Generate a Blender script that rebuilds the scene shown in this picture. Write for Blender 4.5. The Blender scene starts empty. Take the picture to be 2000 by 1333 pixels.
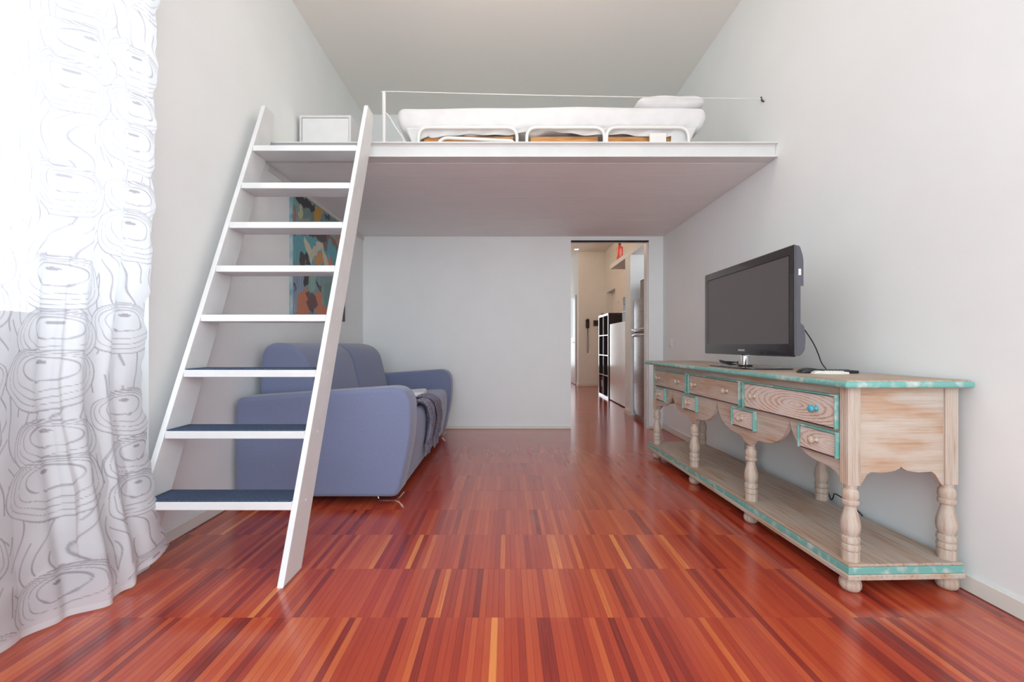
import bpy, bmesh, math, random
import numpy as np
from mathutils import Vector, Matrix
random.seed(7); rng = np.random.default_rng(7)
PI = math.pi
C = bpy.context.scene.collection
S = bpy.context.scene

# ------------------------------------------------------------ camera, world, light, exposure
cam_d = bpy.data.cameras.new('camera'); cam = bpy.data.objects.new('camera', cam_d); C.objects.link(cam)
cam.location = (0, 0, .93); cam.rotation_euler = (PI/2, 0, 0)
cam_d.sensor_width = 36; cam_d.lens = 15.3; cam_d.shift_x = .006; cam_d.shift_y = .00425
cam_d.clip_start = .02; cam_d.clip_end = 100
S.camera = cam
S.view_settings.view_transform = 'Standard'; S.view_settings.look = 'None'
S.view_settings.gamma = 1; S.view_settings.use_curve_mapping = False
S.view_settings.exposure = 0.06
W = bpy.data.worlds.new('world'); S.world = W; W.use_nodes = True
wn = W.node_tree.nodes; wl = W.node_tree.links
bg = wn['Background']; tc = wn.new('ShaderNodeTexCoord'); sp = wn.new('ShaderNodeSeparateXYZ')
cr = wn.new('ShaderNodeValToRGB'); wl.new(tc.outputs['Generated'], sp.inputs[0]); wl.new(sp.outputs[2], cr.inputs[0])
cr.color_ramp.elements[0].position = 0.0; cr.color_ramp.elements[0].color = (.92, .95, 1.0, 1)
cr.color_ramp.elements[1].position = .6; cr.color_ramp.elements[1].color = (.75, .87, 1.0, 1)
wl.new(cr.outputs[0], bg.inputs[0]); bg.inputs[1].default_value = 5.6

def area(name, loc, rot, sx, sy, energy, col, portal=False):
    d = bpy.data.lights.new(name, 'AREA'); d.shape = 'RECTANGLE'; d.size = sx; d.size_y = sy
    d.energy = energy; d.color = col
    if portal: d.cycles.is_portal = True
    o = bpy.data.objects.new(name, d); C.objects.link(o); o.location = loc; o.rotation_euler = rot
    return o
area('portal_side', (-1.98, 1.45, 1.5), (0, -PI/2, 0), 2.8, 1.0, 1, (1, 1, 1), True)
area('portal_rear', (0.08, -1.55, 1.7), (PI/2, 0, 0), 3.0, 3.2, 1, (1, 1, 1), True)
def spot(name, loc, energy, col, size=.05, rot=(0, 0, 0)):
    d = bpy.data.lights.new(name, 'POINT'); d.energy = energy; d.color = col; d.shadow_soft_size = size
    o = bpy.data.objects.new(name, d); C.objects.link(o); o.location = loc
    return o
spot('hall_lamp', (.62, 8.2, 2.9), 13, (1, .60, .30), .08)
spot('hall_lamp', (.55, 6.2, 2.9), 7, (1, .80, .60), .08)
area('portal_hall', (0.95, 12.36, 1.3), (-PI/2, 0, 0), .9, 2.0, 1, (1, 1, 1), True)

# ------------------------------------------------------------ materials
def mat(name, col, rough=.5, metal=0, spec=.5, coat=0, sheen=0):
    m = bpy.data.materials.new(name); m.use_nodes = True
    b = m.node_tree.nodes['Principled BSDF']
    b.inputs['Base Color'].default_value = (*col, 1); b.inputs['Roughness'].default_value = rough
    b.inputs['Metallic'].default_value = metal; b.inputs['Specular IOR Level'].default_value = spec
    b.inputs['Coat Weight'].default_value = coat; b.inputs['Sheen Weight'].default_value = sheen
    return m
def N(m, t, **k):
    n = m.node_tree.nodes.new(t)
    for a, v in k.items():
        if hasattr(n, a): setattr(n, a, v)
    return n
def L(m, a, b): m.node_tree.links.new(a, b)
def noisy(m, c1, c2, scale=(1, 1, 1), nscale=20, bump=0, detail=4, lo=.35, hi=.65, dist=.002):
    b = m.node_tree.nodes['Principled BSDF']
    t = N(m, 'ShaderNodeTexCoord'); mp = N(m, 'ShaderNodeMapping'); mp.inputs['Scale'].default_value = scale
    n = N(m, 'ShaderNodeTexNoise'); n.inputs['Scale'].default_value = nscale; n.inputs['Detail'].default_value = detail
    r = N(m, 'ShaderNodeValToRGB'); r.color_ramp.elements[0].position = lo; r.color_ramp.elements[1].position = hi
    r.color_ramp.elements[0].color = (*c1, 1); r.color_ramp.elements[1].color = (*c2, 1)
    L(m, t.outputs['Object'], mp.inputs[0]); L(m, mp.outputs[0], n.inputs[0]); L(m, n.outputs[0], r.inputs[0]); L(m, r.outputs[0], b.inputs['Base Color'])
    if bump:
        bp = N(m, 'ShaderNodeBump'); bp.inputs['Strength'].default_value = bump; bp.inputs['Distance'].default_value = dist
        L(m, n.outputs[0], bp.inputs['Height']); L(m, bp.outputs[0], b.inputs['Normal'])
    return m
M = {}
M['wall'] = noisy(mat('wall_paint', (.8, .8, .8), .85, spec=.25), (.875, .890, .878), (.895, .910, .898), nscale=3, bump=0)
M['ceil'] = mat('ceiling_paint', (.90, .865, .815), .9, spec=.2)
M['white'] = noisy(mat('white_enamel', (.85, .85, .84), .35), (.76, .76, .75), (.80, .80, .79), nscale=9, bump=.1, dist=.0006)
M['steel_white'] = noisy(mat('white_painted_steel', (.8, .8, .78), .45), (.70, .695, .68), (.74, .735, .72), nscale=6, bump=.08)
M['base'] = mat('baseboard_paint', (.80, .77, .70), .5)
M['deck'] = noisy(mat('deck_paint', (.75, .73, .71), .6), (.86, .85, .835), (.89, .88, .865), (1.2, 14, 1), 3, bump=.15)
M['fabric'] = noisy(mat('slate_fabric', (.17, .19, .29), .95, spec=.15, sheen=.35), (.175, .200, .315), (.220, .245, .375), nscale=260, bump=.35, lo=.3, hi=.7, dist=.001)
M['carpet'] = noisy(mat('tread_carpet', (.05, .07, .12), 1, spec=.1), (.035, .05, .085), (.10, .13, .20), nscale=160, bump=.6, lo=.3, hi=.7, dist=.002)
M['scarf'] = noisy(mat('scarf_knit', (.16, .14, .2), 1, spec=.1), (.15, .14, .19), (.34, .32, .40), nscale=90, bump=.6, lo=.3, hi=.7)
M['sheet'] = noisy(mat('white_cotton', (.82, .81, .80), .9, spec=.15, sheen=.2), (.70, .69, .685), (.74, .73, .725), nscale=12, bump=.0)
M['orange_wood'] = noisy(mat('orange_plywood', (.55, .25, .07), .5), (.42, .17, .045), (.62, .30, .10), (3, 30, 30), 3)
M['tube'] = mat('cream_tube', (.78, .76, .72), .3)
M['black'] = mat('black_plastic', (.018, .018, .02), .35)
M['gloss_black'] = mat('gloss_black', (.03, .026, .027), .12, coat=.5)
M['screen'] = mat('screen_glass', (.098, .085, .083), .32, spec=.6)
M['grey_plastic'] = mat('grey_bezel_side', (.10, .10, .12), .4)
M['chrome'] = mat('chrome', (.75, .75, .75), .12, 1)
M['steel'] = noisy(mat('brushed_steel', (.45, .44, .45), .32, .85), (.30, .285, .29), (.40, .385, .39), (1, 1, 30), 5)
M['red'] = mat('red_enamel', (.75, .04, .015), .3, coat=.4)
M['yellow'] = mat('yellow_print', (.8, .6, .2), .5)
M['brown'] = mat('dark_brown', (.035, .02, .018), .4)
M['phone'] = mat('brown_handset', (.10, .07, .03), .4)
M['gloss_white'] = mat('gloss_white_panel', (.72, .70, .70), .12, coat=.3)
M['offwhite'] = mat('offwhite_plastic', (.80, .78, .70), .4)
M['purple'] = noisy(mat('purple_cover', (.2, .05, .1), .6), (.13, .03, .06), (.32, .12, .20), nscale=40)
M['paper'] = mat('paper', (.88, .87, .90), .7)
M['teal_knob'] = mat('turquoise_knob', (.07, .42, .52), .2, coat=.5)
M['dark'] = mat('near_black', (.01, .01, .01), .8)

def paint_wood(name, axis, seed=0, pink=.5):
    """whitewashed pine: stretched noise grain along the given local axis"""
    m = mat(name, (.7, .6, .5), .6, spec=.3); b = m.node_tree.nodes['Principled BSDF']
    t = N(m, 'ShaderNodeTexCoord')
    mp = N(m, 'ShaderNodeMapping'); s = [55, 55, 55]; s[axis] = 2.2; mp.inputs['Scale'].default_value = s; mp.inputs['Location'].default_value = (seed*3.1, seed*1.7, seed)
    g = N(m, 'ShaderNodeTexNoise'); g.inputs['Scale'].default_value = 1.6; g.inputs['Detail'].default_value = 5; g.inputs['Roughness'].default_value = .6
    mp2 = N(m, 'ShaderNodeMapping'); s2 = [13, 13, 13]; s2[axis] = 3; mp2.inputs['Scale'].default_value = s2; mp2.inputs['Location'].default_value = (seed, seed*2.3, seed*5)
    p = N(m, 'ShaderNodeTexNoise'); p.inputs['Scale'].default_value = 1.0; p.inputs['Detail'].default_value = 4
    L(m, t.outputs['Object'], mp.inputs[0]); L(m, mp.outputs[0], g.inputs[0])
    L(m, t.outputs['Object'], mp2.inputs[0]); L(m, mp2.outputs[0], p.inputs[0])
    r1 = N(m, 'ShaderNodeValToRGB')
    e = r1.color_ramp.elements; e[0].position = .34; e[0].color = (.47, .29, .20, 1); e[1].position = .56; e[1].color = (.77, .68, .60, 1)
    e2 = e.new(.44); e2.color = (.68, .52, .41, 1)
    r2 = N(m, 'ShaderNodeValToRGB'); f = r2.color_ramp.elements
    f[0].position = .40; f[0].color = (.66, .40, .25, 1); f[1].position = .62; f[1].color = (.80, .74, .68, 1)
    f3 = f.new(.50); f3.color = (.75, .62, .52, 1)
    L(m, g.outputs[0], r1.inputs[0]); L(m, p.outputs[0], r2.inputs[0])
    mx = N(m, 'ShaderNodeMix', data_type='RGBA', blend_type='MULTIPLY'); mx.inputs[0].default_value = .5
    mx0 = N(m, 'ShaderNodeMix', data_type='RGBA'); mx0.inputs[0].default_value = pink
    L(m, r1.outputs[0], mx0.inputs[6]); L(m, r2.outputs[0], mx0.inputs[7])
    L(m, mx0.outputs[2], b.inputs['Base Color'])
    bp = N(m, 'ShaderNodeBump'); bp.inputs['Strength'].default_value = .25; bp.inputs['Distance'].default_value = .001
    L(m, g.outputs[0], bp.inputs['Height']); L(m, bp.outputs[0], b.inputs['Normal'])
    return m
M['pine_y'] = paint_wood('whitewashed_pine_long', 1, 1)
M['pine_x'] = paint_wood('whitewashed_pine_end', 0, 2, .62)
M['pine_z'] = paint_wood('whitewashed_pine_upright', 2, 3, .4)
M['pine_shelf'] = paint_wood('worn_pine_shelf', 1, 5, .35)
def tint(m, c):
    b = m.node_tree.nodes['Principled BSDF']; lk = b.inputs['Base Color'].links[0]; src = lk.from_socket
    mx = N(m, 'ShaderNodeMix', data_type='RGBA', blend_type='MULTIPLY'); mx.inputs[0].default_value = 1; mx.inputs[7].default_value = (*c, 1)
    L(m, src, mx.inputs[6]); L(m, mx.outputs[2], b.inputs['Base Color'])
tint(M['pine_shelf'], (.68, .655, .625))
for k_ in ('pine_x', 'pine_y', 'pine_z'): tint(M[k_], (.76, .73, .69))
def ring_wood(name):
    m = mat(name, (.7, .6, .5), .6, spec=.3); b = m.node_tree.nodes['Principled BSDF']
    t = N(m, 'ShaderNodeTexCoord'); mp = N(m, 'ShaderNodeMapping'); mp.inputs['Scale'].default_value = (0, .24, 1); mp.inputs['Location'].default_value = (0, .02, 0)
    w = N(m, 'ShaderNodeTexWave', wave_type='RINGS', rings_direction='X'); w.inputs['Scale'].default_value = 30; w.inputs['Distortion'].default_value = 2.2; w.inputs['Detail'].default_value = 2; w.inputs['Detail Scale'].default_value = 4
    L(m, t.outputs['Object'], mp.inputs[0]); L(m, mp.outputs[0], w.inputs[0])
    r = N(m, 'ShaderNodeValToRGB'); e = r.color_ramp.elements
    e[0].position = .0; e[0].color = (.52, .33, .24, 1); e[1].position = .4; e[1].color = (.78, .64, .54, 1)
    L(m, w.outputs['Fac'], r.inputs[0])
    n = N(m, 'ShaderNodeTexNoise'); n.inputs['Scale'].default_value = 9; n.inputs['Detail'].default_value = 4; L(m, t.outputs['Object'], n.inputs[0])
    r2 = N(m, 'ShaderNodeValToRGB'); f = r2.color_ramp.elements; f[0].position = .42; f[0].color = (0, 0, 0, 1); f[1].position = .62; f[1].color = (1, 1, 1, 1)
    L(m, n.outputs[0], r2.inputs[0])
    mx = N(m, 'ShaderNodeMix', data_type='RGBA'); mx.inputs[7].default_value = (.78, .70, .63, 1)
    mm = N(m, 'ShaderNodeMath', operation='MULTIPLY'); mm.inputs[1].default_value = .65
    L(m, r2.outputs[0], mm.inputs[0]); L(m, mm.outputs[0], mx.inputs[0]); L(m, r.outputs[0], mx.inputs[6]); L(m, mx.outputs[2], b.inputs['Base Color'])
    return m
M['pine_ring'] = ring_wood('ringed_pine_drawer')
def teal(name, lo, hi):
    return noisy(mat(name, (.2, .5, .45), .45), (.18, .45, .40), (.62, .66, .60), (1, 1, 1), 22, bump=.2, lo=lo, hi=hi)
M['teal'] = teal('worn_teal_paint', .50, .72)

# floor strip material: tone attribute picks the wood colour
def floor_mat():
    m = mat('red_parquet', (.4, .07, .03), .2, spec=.5, coat=.5); m.node_tree.nodes['Principled BSDF'].inputs['Coat Roughness'].default_value = .14; b = m.node_tree.nodes['Principled BSDF']
    a = N(m, 'ShaderNodeAttribute', attribute_name='tone', attribute_type='GEOMETRY')
    r = N(m, 'ShaderNodeValToRGB'); e = r.color_ramp.elements
    e[0].position = 0; e[0].color = (.15, .020, .018, 1); e[1].position = 1; e[1].color = (.80, .27, .075, 1)
    for p, c in ((.2, (.33, .036, .022)), (.45, (.46, .060, .028)), (.7, (.54, .090, .034)), (.88, (.62, .135, .044))):
        x = e.new(p); x.color = (*c, 1)
    g = N(m, 'ShaderNodeNewGeometry'); mp = N(m, 'ShaderNodeMapping'); mp.inputs['Scale'].default_value = (260, 4, 1)
    n = N(m, 'ShaderNodeTexNoise'); n.inputs['Scale'].default_value = 1; n.inputs['Detail'].default_value = 4; n.inputs['Roughness'].default_value = .65
    L(m, g.outputs['Position'], mp.inputs[0]); L(m, mp.outputs[0], n.inputs[0])
    ad = N(m, 'ShaderNodeMath', operation='MULTIPLY_ADD'); ad.inputs[1].default_value = .48; 
    sb = N(m, 'ShaderNodeMath', operation='SUBTRACT'); sb.inputs[1].default_value = .24
    L(m, n.outputs[0], ad.inputs[0]); L(m, a.outputs['Fac'], ad.inputs[2]); L(m, ad.outputs[0], sb.inputs[0]); L(m, sb.outputs[0], r.inputs[0])
    L(m, r.outputs[0], b.inputs['Base Color'])
    n2 = N(m, 'ShaderNodeTexNoise'); n2.inputs['Scale'].default_value = 5; n2.inputs['Detail'].default_value = 3; L(m, g.outputs['Position'], n2.inputs[0])
    mr = N(m, 'ShaderNodeMapRange'); mr.inputs[3].default_value = .13; mr.inputs[4].default_value = .27
    L(m, n2.outputs[0], mr.inputs[0]); L(m, mr.outputs[0], b.inputs['Roughness'])
    return m
M['parquet'] = floor_mat()
M['subfloor'] = mat('parquet_bed', (.10, .02, .012), .6)

# ------------------------------------------------------------ helpers
def link(name, me, m=None, parent=None, loc=None, smooth=False, kind=None, label=None):
    o = bpy.data.objects.new(name, me); C.objects.link(o)
    if m is not None and not me.materials: me.materials.append(m)
    if parent: o.parent = parent
    if loc: o.location = loc
    if smooth:
        for p in me.polygons: p.use_smooth = True
    if kind: o['kind'] = kind
    if label: o['label'] = label
    return o
def obj(name, bm, m, parent=None, loc=None, smooth=False, kind=None, label=None, sharp=None):
    me = bpy.data.meshes.new(name); bmesh.ops.recalc_face_normals(bm, faces=bm.faces); bm.to_mesh(me); bm.free()
    if sharp is not None:
        for p in me.polygons: p.use_smooth = True
        me.set_sharp_from_angle(angle=math.radians(sharp))
    return link(name, me, m, parent, loc, smooth, kind, label)
def thing(name, label, cat, loc=(0, 0, 0), rotz=0, group=None):
    o = bpy.data.objects.new(name, None); C.objects.link(o); o.location = loc; o.rotation_euler = (0, 0, rotz)
    o.empty_display_size = .1
    return tag(o, label, cat, group)
def tag(o, label, cat, group=None):
    o['label'] = label; o['category'] = cat
    if group: o['group'] = group
    return o
def box(bm, x0, x1, y0, y1, z0, z1, bev=0, seg=2):
    r = bmesh.ops.create_cube(bm, size=1)
    for v in r['verts']:
        v.co = Vector(((x0+x1)/2 + v.co.x*(x1-x0), (y0+y1)/2 + v.co.y*(y1-y0), (z0+z1)/2 + v.co.z*(z1-z0)))
    if bev:
        es = list({e for v in r['verts'] for e in v.link_edges})
        bmesh.ops.bevel(bm, geom=es, offset=bev, segments=seg, affect='EDGES', profile=.5)
    return r
def BX(*a, bev=0, seg=2):
    bm = bmesh.new(); box(bm, *a, bev=bev, seg=seg); return bm
def prism(pts, axis, d0, d1, bm=None, bev=0, seg=2):
    """pts 2-D outline; axis 0: (y,z) extruded in x; 1: (x,z) in y; 2: (x,y) in z"""
    bm = bm or bmesh.new()
    def mk(p, d): return {0: (d, p[0], p[1]), 1: (p[0], d, p[1]), 2: (p[0], p[1], d)}[axis]
    A = [bm.verts.new(mk(p, d0)) for p in pts]; B = [bm.verts.new(mk(p, d1)) for p in pts]
    n = len(pts); f1 = bm.faces.new(A); f2 = bm.faces.new(B[::-1])
    for i in range(n): bm.faces.new((A[i], A[(i+1) % n], B[(i+1) % n], B[i]))
    if bev:
        bmesh.ops.recalc_face_normals(bm, faces=bm.faces)
        es = list(f1.edges) + list(f2.edges)
        bmesh.ops.bevel(bm, geom=es, offset=bev, segments=seg, affect='EDGES', profile=.5)
    return bm
def lathe(prof, seg=24, bm=None, c=(0, 0), axis=2, cap=True):
    bm = bm or bmesh.new(); rings = []
    for z, r in prof:
        ring = []
        for i in range(seg):
            a = 2*PI*i/seg; u, v = r*math.cos(a), r*math.sin(a)
            ring.append(bm.verts.new({2: (c[0]+u, c[1]+v, z), 0: (z, c[0]+u, c[1]+v), 1: (c[0]+u, z, c[1]+v)}[axis]))
        rings.append(ring)
    for a, b in zip(rings, rings[1:]):
        for i in range(seg): bm.faces.new((a[i], a[(i+1) % seg], b[(i+1) % seg], b[i]))
    if cap: bm.faces.new(rings[0][::-1]); bm.faces.new(rings[-1])
    return bm
def tube(pts, r, seg=10, bm=None, closed=False):
    bm = bm or bmesh.new(); pts = [Vector(p) for p in pts]; n = len(pts); rings = []; up = Vector((0, 0, 1))
    prev = None
    for i, p in enumerate(pts):
        t = (pts[min(i+1, n-1)] - pts[max(i-1, 0)]).normalized()
        if prev is None:
            a = t.orthogonal().normalized()
        else:
            a = (prev - t*prev.dot(t)).normalized()
        prev = a; b = t.cross(a); rr = r[i] if isinstance(r, (list, tuple)) else r
        rings.append([bm.verts.new(p + (a*math.cos(2*PI*k/seg) + b*math.sin(2*PI*k/seg))*rr) for k in range(seg)])
    for a, b in zip(rings, rings[1:]):
        for i in range(seg): bm.faces.new((a[i], a[(i+1) % seg], b[(i+1) % seg], b[i]))
    bm.faces.new(rings[0][::-1]); bm.faces.new(rings[-1])
    return bm
def arc_path(pts, r=.04, k=6):
    """round the corners of a polyline"""
    pts = [Vector(p) for p in pts]; out = [pts[0]]
    for a, b, c in zip(pts, pts[1:], pts[2:]):
        u = (a-b); v = (c-b); rr = min(r, u.length*.49, v.length*.49); p = b+u.normalized()*rr; q = b+v.normalized()*rr
        for i in range(k+1):
            t = i/k; out.append(p*(1-t)**2 + b*2*t*(1-t) + q*t*t)
    out.append(pts[-1]); return out
def spline(pts, k=8):
    pts = [Vector(p) for p in pts]; P = [pts[0]] + pts + [pts[-1]]; out = []
    for i in range(1, len(P)-2):
        for j in range(k):
            t = j/k; a, b, c, d = P[i-1:i+3]
            out.append(.5*((2*b) + (c-a)*t + (2*a-5*b+4*c-d)*t*t + (3*b-a-3*c+d)*t**3))
    out.append(pts[-1]); return out
def soft_box(sx, sy, sz, r, nx, ny, nz, fn=None):
    """cushion-like box centred on the origin with rounded edges"""
    bm = bmesh.new(); seen = {}
    def V(p):
        key = tuple(round(c, 5) for c in p)
        if key not in seen:
            q = Vector(p); inner = Vector([max(-h+r, min(h-r, c)) for c, h in zip(q, (sx/2, sy/2, sz/2))])
            d = q-inner
            if d.length > 1e-9: q = inner + d.normalized()*r
            if fn: q = fn(q)
            seen[key] = bm.verts.new(q)
        return seen[key]
    def lin(n, h):                       # denser near the ends
        return [h*math.sin((i/n-.5)*PI)*.35 + h*(2*i/n-1)*.65 for i in range(n+1)]
    X, Y, Z = lin(nx, sx/2), lin(ny, sy/2), lin(nz, sz/2)
    def grid(A, B, f):
        for i in range(len(A)-1):
            for j in range(len(B)-1):
                try: bm.faces.new([V(f(A[i], B[j])), V(f(A[i+1], B[j])), V(f(A[i+1], B[j+1])), V(f(A[i], B[j+1]))])
                except ValueError: pass
    for s in (-1, 1):
        grid(X, Y, lambda a, b: (a, b, s*sz/2)); grid(X, Z, lambda a, b: (a, s*sy/2, b)); grid(Y, Z, lambda a, b: (s*sx/2, a, b))
    return bm

XL, XR, YB, YR, ZC = -1.592, 1.752, 4.85, -1.4, 3.50
# ------------------------------------------------------------ room shell
def struct(name, bm, m, parent=None):
    return obj(name, bm, m, parent, kind='structure')
# left wall with the french-window opening Y .95-1.94, z 0-2.85
bm = bmesh.new(); OY0, OY1, OZ = .95, 1.94, 2.85
box(bm, XL-.36, XL, OY1, YB+.14, 0, ZC); box(bm, XL-.36, XL, YR-.2, OY0, 0, ZC); box(bm, XL-.36, XL, OY0, OY1, OZ, ZC)
wall_left = struct('wall_left', bm, M['wall'])
wall_right = struct('wall_right', BX(XR, XR+.2, YR-.2, YB, 0, ZC), M['wall'])
DX0, DX1, DZ = .725, 1.592, 2.10
bm = bmesh.new(); box(bm, XL, DX0, YB, YB+.13, 0, ZC); box(bm, DX1, XR+.2, YB, YB+.13, 0, ZC); box(bm, DX0, DX1, YB, YB+.13, DZ, ZC)
wall_back = struct('wall_back', bm, M['wall'])
# rear wall (behind the camera) with its own large window
bm = bmesh.new(); box(bm, XL, -1.42, YR-.2, YR, 0, ZC); box(bm, 1.58, XR, YR-.2, YR, 0, ZC); box(bm, -1.42, 1.58, YR-.2, YR, 3.3, ZC); box(bm, -1.42, 1.58, YR-.2, YR, 0, .1)
wall_rear = struct('wall_rear', bm, M['wall'])
ceiling = struct('ceiling', BX(XL-.36, XR+.2, YR-.2, YB+.13, ZC, ZC+.15), M['ceil'])
# floor: bed + strips
floor = struct('floor', BX(XL-.36, 2.6, YR-.2, 12.6, -.08, -.006), M['subfloor'])
def bbx(name, *a): return struct(name, BX(*a, bev=.004, seg=1), M['base'])
bbx('baseboard_left', XL, XL+.013, OY1+.002, YB, 0, .062)
bbx('baseboard_right', XR-.013, XR, YR, YB-.014, 0, .066)
bbx('baseboard_back', XL+.014, DX0, YB-.014, YB, 0, .034)
bbx('baseboard_back_right', DX1, XR, YB-.014, YB, 0, .034)

# window frames
def shell(name):
    o = bpy.data.objects.new(name, None); C.objects.link(o); o['kind'] = 'structure'; return o
def french_window():
    w = shell('window_1')
    x0, x1 = -1.925, -1.865
    bm = bmesh.new()
    box(bm, x0, x1, OY0, OY0+.07, 0, OZ); box(bm, x0, x1, OY1-.07, OY1, 0, OZ); box(bm, x0, x1, OY0+.07, OY1-.07, OZ-.07, OZ)
    obj('window_frame', bm, M['white'], w)
    mid = (OY0+OY1)/2
    for a, b in ((OY0+.075, OY1-.075),):
        bm = bmesh.new(); s = .12
        box(bm, x0+.01, x1-.005, a, a+s, .02, OZ-.075); box(bm, x0+.01, x1-.005, b-s, b, .02, OZ-.075)
        for z0, z1 in ((.02, .16), (.98, 1.06), (OZ-.18, OZ-.075)): box(bm, x0+.01, x1-.005, a+s, b-s, z0, z1)
        leaf = obj('window_leaf', bm, M['white'], w)
        obj('lower_panel', BX(x0+.02, x1-.02, a+s-.01, b-s+.01, .16, .98), M['white'], leaf)
        obj('pane', BX(x0+.028, x0+.032, a+s-.01, b-s+.01, 1.06, OZ-.18), M['glass'], leaf)
    return w
g = bpy.data.materials.new('window_glass'); g.use_nodes = True; nt = g.node_tree; nt.nodes.clear()
o_ = nt.nodes.new('ShaderNodeOutputMaterial'); mx = nt.nodes.new('ShaderNodeMixShader'); tr = nt.nodes.new('ShaderNodeBsdfTransparent'); gl = nt.nodes.new('ShaderNodeBsdfGlossy'); gl.inputs['Roughness'].default_value = .02
tr.inputs[0].default_value = (.95, .97, .97, 1)
mx.inputs[0].default_value = .06; nt.links.new(tr.outputs[0], mx.inputs[1]); nt.links.new(gl.outputs[0], mx.inputs[2]); nt.links.new(mx.outputs[0], o_.inputs[0]); M['glass'] = g
french_window()
def rear_window():
    w = shell('window_2')
    y0, y1 = YR-.18, YR-.12; bm = bmesh.new()
    box(bm, -1.42, -1.35, y0, y1, .1, 3.3); box(bm, 1.51, 1.58, y0, y1, .1, 3.3); box(bm, -1.35, 1.51, y0, y1, .1, .17); box(bm, -1.35, 1.51, y0, y1, 3.23, 3.3); box(bm, .06, .14, y0, y1, .17, 3.23)
    obj('window_frame', bm, M['white'], w)
    for a, b in ((-1.35, .06), (.14, 1.51)): obj('pane', BX(a, b, y0+.028, y0+.032, .17, 3.23), M['glass'], w)
rear_window()

# parquet
ROW0, ROWL, SW = 1.486, .3245, .022
def tone():
    t = random.gauss(.50, .19)
    u = random.random()
    if u < .09: t = random.uniform(.80, .98)
    elif u < .20: t = random.uniform(.04, .24)
    return max(-.05, min(1.05, t))
variants = []
def strip_mesh(w, l, t):
    me = bpy.data.meshes.new('floor_strip'); g = .00016
    x, y = w/2-g, l/2-g; b = .0003
    v = [(-x, -y, -.006), (x, -y, -.006), (x, y, -.006), (-x, y, -.006), (-x, -y, -b), (x, -y, -b), (x, y, -b), (-x, y, -b), (-x+b, -y+b, 0), (x-b, -y+b, 0), (x-b, y-b, 0), (-x+b, y-b, 0)]
    f = [(0, 1, 5, 4), (1, 2, 6, 5), (2, 3, 7, 6), (3, 0, 4, 7), (4, 5, 9, 8), (5, 6, 10, 9), (6, 7, 11, 10), (7, 4, 8, 11), (8, 9, 10, 11)]
    me.from_pydata(v, [], f); a = me.attributes.new('tone', 'FLOAT', 'FACE'); a.data.foreach_set('value', [t]*len(f)); me.materials.append(M['parquet'])
    return me
for i in range(40): variants.append(strip_mesh(SW, ROWL, tone()))
single = []; rest_v = []; rest_f = []; rest_t = []
def add_rest(xc, yc, w, l, t, dz):
    g = .00016 if yc < 2.7 else .00002
    if yc >= 2.7: dz = 0
    n = len(rest_v); x0, x1, y0, y1 = xc-w/2+g, xc+w/2-g, yc-l/2+g, yc+l/2-g
    rest_v.extend([(x0, y0, -.006), (x1, y0, -.006), (x1, y1, -.006), (x0, y1, -.006), (x0, y0, dz), (x1, y0, dz), (x1, y1, dz), (x0, y1, dz)])
    rest_f.extend([(n+4, n+5, n+6, n+7), (n, n+1, n+5, n+4), (n+1, n+2, n+6, n+5), (n+2, n+3, n+7, n+6), (n+3, n, n+4, n+7)]); rest_t.extend([t]*5)
for r in range(-9, 34):
    y0 = ROW0 + r*ROWL; yc = y0+ROWL/2; x = XL + random.uniform(-.02, 0)
    if y0 + ROWL < YR: continue
    xend = XR if y0 < YB-.05 else 2.3
    if y0 >= YB-.05: x = .28
    prev = .5
    while x < xend:
        t = tone()*.85 + prev*.15; prev = t
        if r >= 3: t = .5+(t-.5)*(.62 if r < 5 else .32)
        w = SW
        a, b = max(x, XL), min(x+w, xend); xc = (a+b)/2
        vis = abs((xc*850/yc - 0)) < 1040 and r in (-1, 0, 1) and b-a > SW*.98
        if vis: single.append((abs(r)+(.01 if r > 0 else 0), xc, yc, t))
        else: add_rest(xc, yc, b-a, ROWL, t, random.uniform(-.0003, 0))
        x += w
single.sort(key=lambda s: (s[0], abs(s[1])))
for s in single[300:]: add_rest(s[1], s[2], SW, ROWL, s[3], 0)
vt = sorted(range(len(variants)), key=lambda i: variants[i].attributes['tone'].data[0].value)
tv = [variants[i].attributes['tone'].data[0].value for i in vt]
for s in single[:300]:
    k = min(range(len(tv)), key=lambda i: abs(tv[i]-s[3]) + random.uniform(0, .05))
    o = bpy.data.objects.new('floor_strip', variants[vt[k]]); C.objects.link(o); o.parent = floor; o.location = (s[1], s[2], 0)
me = bpy.data.meshes.new('parquet_strips'); me.from_pydata(rest_v, [], rest_f)
a = me.attributes.new('tone', 'FLOAT', 'FACE'); a.data.foreach_set('value', rest_t)
link('parquet_strips', me, M['parquet'], floor, kind='stuff')

# ------------------------------------------------------------ hallway shell
HC = 3.07
struct('wall_hallway_left', BX(.15, .28, YB+.13, 12.4, 0, HC), M['wall'])
bm = bmesh.new(); box(bm, 2.27, 2.4, YB+.13, 9.04, 0, HC); box(bm, 2.27, 2.4, 9.04, 9.80, 2.12, HC); box(bm, 2.27, 2.4, 9.80, 9.93, 0, HC)
struct('wall_hallway_right', bm, M['wall'])
struct('wall_side_passage', BX(2.4, 2.6, 8.8, 10.06, 0, HC), M['wall'])
struct('wall_far', BX(1.66, 2.4, 9.93, 10.06, 0, HC), M['wall'])
struct('wall_corridor', BX(1.66, 1.80, 10.06, 12.4, 0, HC), M['wall'])
bm = bmesh.new(); box(bm, .28, .5, 12.3, 12.4, 0, HC); box(bm, 1.4, 1.66, 12.3, 12.4, 0, HC); box(bm, .5, 1.4, 12.3, 12.4, 0, .3); box(bm, .5, 1.4, 12.3, 12.4, 2.3, HC)
struct('wall_end', bm, M['wall'])
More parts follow.
